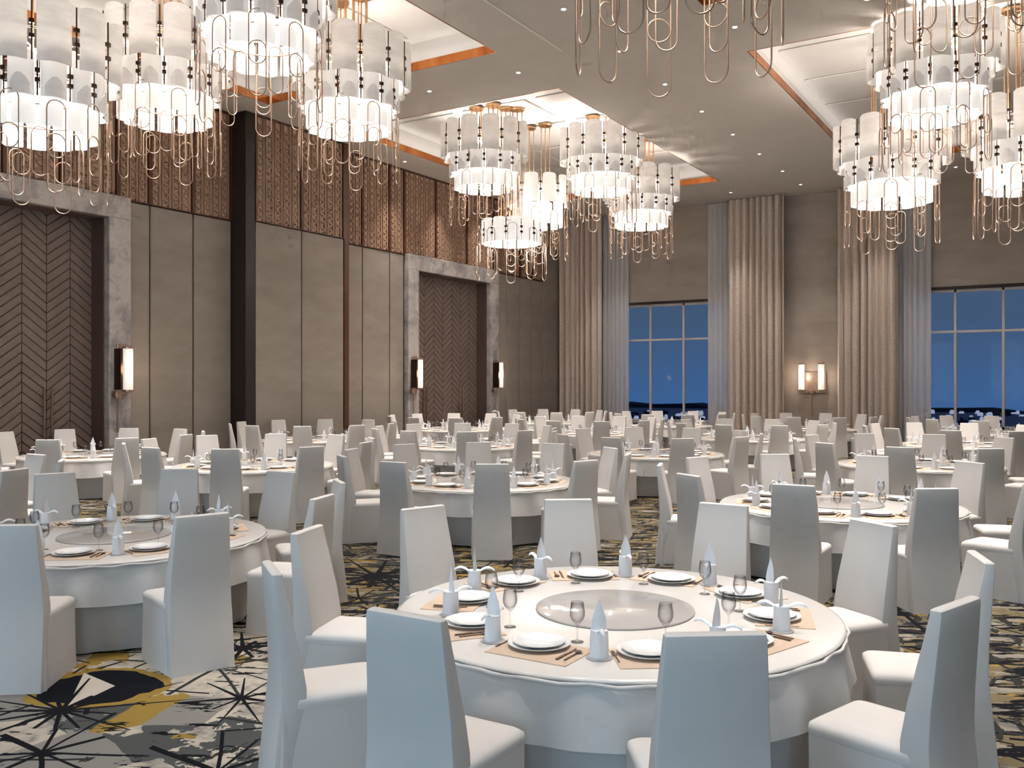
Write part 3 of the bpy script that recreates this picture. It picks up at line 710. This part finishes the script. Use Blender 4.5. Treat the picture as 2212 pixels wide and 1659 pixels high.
# tablecloth overlay and lower skirt
def cloth(r0, r1, z0, z1, nf, amp, seed, steps, hem=0.):
    rr = random.Random(seed); n = 160; rows = []; ph = [rr.random()*6.28 for _ in range(4)]
    for k in range(steps+1):
        f = k/steps; z = z0+(z1-z0)*f; row = []
        for i in range(n):
            a = 2*pi*i/n
            w = sin(nf*a+ph[0]+.8*sin(3*a+ph[1]))*.6+sin((nf*2+1)*a+ph[2])*.25+.3*sin(5*a+ph[3])
            r = r0+(r1-r0)*f+amp*w*(f**.8)
            row.append((r*cos(a), r*sin(a), z+hem*f*w))
        rows.append(row)
    return rows
OVER = []
for sd in range(3):
    m = MB(); rows = cloth(TR-.012, TR+.028, TZ-.03, .40, 17, .034, sd, 7, .010)
    top = [[((TR-.05)*cos(2*pi*i/160), (TR-.05)*sin(2*pi*i/160), TZ-.016) for i in range(160)]]
    m.grid(top+rows, wrap=True); OVER.append(m.mesh('tablecloth', M['cloth'], smooth='all'))
LOW = MB().grid(cloth(TR-.045, TR-.13, TZ-.06, .012, 15, .022, 9, 6), wrap=True).mesh('table_skirt', M['cloth'], smooth='all')
BOARD = MB().lathe([(0,TZ),(TR-.02,TZ),(TR-.004,TZ-.004),(TR,TZ-.012),(TR-.004,TZ-.02),(TR-.03,TZ-.022),(0,TZ-.022)], 128).mesh('tabletop', M['board'], smooth=50)
BEAD = []
for sd in range(2):
    rr = random.Random(20+sd); pts = []
    for i in range(120):
        a = 2*pi*i/120; q = .006*sin(23*a+sd)+.005*sin(41*a+1.3); pts.append(((TR+.004+q)*cos(a), (TR+.004+q)*sin(a), TZ-.030+.004*sin(29*a)))
    BEAD.append(MB().tube(pts, .010, 6, closed=True).mesh('cloth_edge_roll', M['cloth'], smooth='all'))
COLUMN = MB().lathe([(0,0),(.5,0),(.5,.04),(.09,.08),(.09,.66),(.6,.70),(0,.70)], 24).mesh('pedestal', M['clamp'], smooth=30)
SUSAN = MB().lathe([(0,.016),(.465,.016),(.478,.012),(.48,.006),(.475,0),(0,0)], 96).mesh('turntable', M['susan'], smooth=40)
# place setting pieces; local +y points to the table centre, origin at the plate
MAT = MB().box(-.235, .235, -.165, .165, 0, .005).mesh('placemat', M['mat'], bevel=.002, seg=1)
def plate(r): return MB().lathe([(0,.004),(r*.55,.004),(r*.62,.010),(r*.97,.020),(r,.022),(r*.985,.018),(r*.60,.004),(r*.55,0),(0,0)], 40).mesh('plate', M['china'], smooth=60)
CHARGER, PLATE, PLATE_FAR = plate(.165), plate(.138), plate(.165)
SHADE_DISC = MB().lathe([(0,.006),(.062,.006),(.067,.004),(.065,0),(0,0)], 28).mesh('shade_disc', M['contact_shade'], smooth=40)  # flat grey disc standing in for the contact shadow of each napkin
def napkin_meshes():
    n = 20; rows = []
    for k in range(8):
        z = .135*k/7; row = []
        for i in range(n):
            a = 2*pi*i/n; r = .046-.004*k/7+.003*cos(4*a+k*.3); row.append((r*cos(a), r*sin(a), z))
        rows.append(row)
    base = MB().grid(rows, wrap=True); base.f.append(tuple(range(n))[::-1]); base.f.append(tuple(7*n+i for i in range(n)))
    bm = base.mesh('rolled_base', M['napkin'], smooth=50)
    rows = []
    for k in range(9):
        f = k/8; z = .09+.195*f; w = .030*(1-f**2.6)*(1+.35*sin(pi*f))+.0008
        rows.append([(x*w, -.014*f+.022*(x*x-.4)*(1-f)+.018*f*f, z) for x in (-1,-.6,-.2,.2,.6,1)])
    leaf = MB().grid(rows); leaf.grid([[(x, y+.006*(1-k/9), z) for x, y, z in r] for k, r in enumerate(rows)])
    lm = leaf.mesh('upright_leaf', M['napkin'], smooth='all')
    rows = []
    for k in range(9):
        f = k/8; y = .02+.115*f; z = .125+.052*sin(pi*min(1, f*1.05)*.6)-.03*f*f; w = .015*(1-f)**.5*(.6+.8*sin(pi*(f*.8+.1)))+.001
        rows.append([(x*w, y, z-.012*x*x) for x in (-1,-.5,0,.5,1)])
    wing = MB().grid(rows); wing.grid([[(x, y, z-.003) for x, y, z in r] for r in rows])
    return bm, lm, wing.mesh('folded_wing', M['napkin'], smooth='all')
NB, NL, NWG = napkin_meshes()
GLASS = MB().lathe([(0,.001),(.034,.001),(.034,.004),(.006,.009),(.004,.02),(.004,.085),(.012,.096),(.030,.116),(.040,.140),(.0405,.165),(.033,.215),(.031,.215),(.0385,.165),(.038,.141),(.028,.119),(0,.102)], 20).mesh('wine_glass', M['glass'], smooth='all')
FORK = MB().box(-.004,.004,-.09,.02,.003,.006).box(-.011,.011,.02,.045,.003,.006)
for q in (-.0095,-.003,.0035): FORK.box(q, q+.005, .045, .095, .003, .006)
FORK = FORK.mesh('fork', M['steel'], bevel=.0008, seg=1)
KNIFE = MB().box(-.006,.006,-.10,.0,.003,.009).prism([(-.006,0),(.006,0),(.009,.06),(.002,.115),(-.006,.115)], .003, .006).mesh('knife', M['steel'], bevel=.0006, seg=1)
SPOON = MB().box(-.004,.004,-.09,.04,.003,.007).lathe([(0,.004),(.014,.005),(.021,.010),(.019,.011),(0,.007)], 14, (0,.06,0)).mesh('spoon', M['steel'], smooth=40)

SEAT = ['front-left', 'front-centre', 'front-right', 'right-hand', 'right-rear', 'rear-right', 'rear-centre', 'rear-left', 'left-hand', 'left-front']
ROWN = ['nearest-row', 'second-row', 'third-row', 'fourth-row', 'back-row']; COLN = ['first', 'second', 'third', 'fourth']
TABLES = {(0,0): (-2.358,5.023), (1,0): (-7.35,5.10), (2,0): (-12.0,5.1),
          (0,1): (-2.24,10.78), (1,1): (-7.09,10.77), (2,1): (-11.8,10.82), (3,1): (-16.17,10.75),
          (0,2): (-2.2,16.85), (1,2): (-7.0,16.8), (2,2): (-11.5,16.68), (3,2): (-16.05,16.7),
          (0,3): (-2.1,22.7), (1,3): (-6.9,22.7), (2,3): (-11.4,22.6), (3,3): (-15.95,22.6),
          (0,4): (-2.0,28.6), (1,4): (-6.8,28.6), (2,4): (-11.3,28.5), (3,4): (-15.9,28.4)}
sT, cT = sin(th), cos(th)
def seen(x, y, z, mar=.0):
    fw = -sT*x+cT*y; rt = cT*x+sT*y
    if fw < .6: return False
    u = .5+1960*rt/fw/2212; v = .5-1960*(z-CAM_H)/fw/1659
    m = 1960*mar/fw
    return -m/2212 < u < 1+m/2212 and -m/1659 < v < 1+m/1659
for (ci, rj), (tx, ty) in TABLES.items():
    tw = '%s table %s from right' % (ROWN[rj], COLN[ci]); near = rj < 2
    rr = random.Random(ci*10+rj)
    vis = seen(tx, ty, TZ, TR)
    if vis:
        t = thing('banquet_table', 'round banquet table with white skirt, %s' % tw, 'table', (tx, ty, 0), rr.uniform(0, 6), 'round banquet tables')
        obj('tabletop', BOARD, t); obj('table_skirt', LOW, t); obj('pedestal', COLUMN, t)
        o = obj('tablecloth', OVER[rr.randrange(3)], None, (tx, ty, 0), rr.uniform(0, 6)); tag(o, 'short white overlay cloth hanging round the %s' % tw, 'tablecloth', 'white overlay cloths')
        obj('edge_roll', BEAD[rr.randrange(2)], o)
        o = obj('turntable', SUSAN, None, (tx, ty, TZ)); tag(o, 'grey glass lazy Susan on the %s' % tw, 'lazy susan', 'glass lazy Susans')
    for k in range(10):
        a = R(-90+36*k); ux, uy = cos(a), sin(a); rz = a+pi/2
        sl = '%s seat, %s' % (SEAT[k], tw)
        x, y = tx+RC*ux, ty+RC*uy
        if seen(x, y, .6, .55):
            j = rr.uniform(-.025, .025)
            t = thing('banquet_chair', 'white slip-covered high-back chair, %s' % sl, 'chair', (x, y, 0), rz+j, 'slip-covered banquet chairs')
            obj('backrest', ME_BACK, t); obj('skirt', ME_SKIRT, t); obj('seat', ME_SEAT, t)
            if rj < 2: obj('corner_pleat', ME_FOLD, t)
        def P(lx, ly): # lx to the diner's right hand (as seen from outside facing in), ly towards the centre, from the plate point
            rx, ry = -uy, ux
            return tx+ux*(.90-ly)+rx*lx, ty+uy*(.90-ly)+ry*lx
        px, py = P(0, 0)
        if not seen(px, py, TZ, .3): continue
        def put(nm, me, lx, ly, dz, label, cat, group, rot=0.):
            qx, qy = P(lx, ly); o = obj(nm, me, None, (qx, qy, TZ+dz), rz+rot); tag(o, label, cat, group); return o
        put('placemat', MAT, .043, -.085, .0003, 'tan woven placemat, %s' % sl, 'placemat', 'woven placemats')
        if near:
            put('charger_plate', CHARGER, 0, -.02, .0056, 'wide white charger plate, %s' % sl, 'plate', 'white charger plates')
            put('dinner_plate', PLATE, 0, -.02, .016, 'white dinner plate on charger, %s' % sl, 'plate', 'white dinner plates')
            put('shade_disc', SHADE_DISC, -.262, -.06, .0003, 'small grey disc painting the shadow under napkin, %s' % sl, 'shade_disc', 'grey shadow discs')
            put('fork', FORK, -.18, -.07, .0053, 'slim fork left of plate, %s' % sl, 'fork', 'forks')
            put('knife', KNIFE, .195, -.09, .0053, 'slim knife right of plate, %s' % sl, 'knife', 'knives')
            put('spoon', SPOON, .235, -.09, .0053, 'slim spoon beside knife, %s' % sl, 'spoon', 'spoons')
        else:
            put('dinner_plate', PLATE_FAR, 0, -.02, .0056, 'white dinner plate, %s' % sl, 'plate', 'white dinner plates')
        gx, gy = P(.13, .16)
        put('wine_glass', GLASS, .13, .16, .0003, 'clear stemmed wine glass, %s' % sl, 'glass', 'wine glasses')
        nx_, ny_ = P(-.262, -.06)
        n_ = thing('folded_napkin', 'white bird-fold napkin standing, %s' % sl, 'napkin', (nx_, ny_, TZ+(.0064 if near else .0003)), rz+rr.uniform(-.2, .2), 'bird-fold napkins')
        obj('rolled_base', NB, n_); obj('upright_leaf', NL, n_)
        for sgn in (0, pi): obj('folded_wing', NWG, n_, (0,0,0), sgn)

for k_ in ('dl', 'alab1', 'alab1b', 'alab2', 'alab3', 'sconce', 'city'):
    try: M[k_].cycles.emission_sampling = 'NONE'
    except Exception: pass
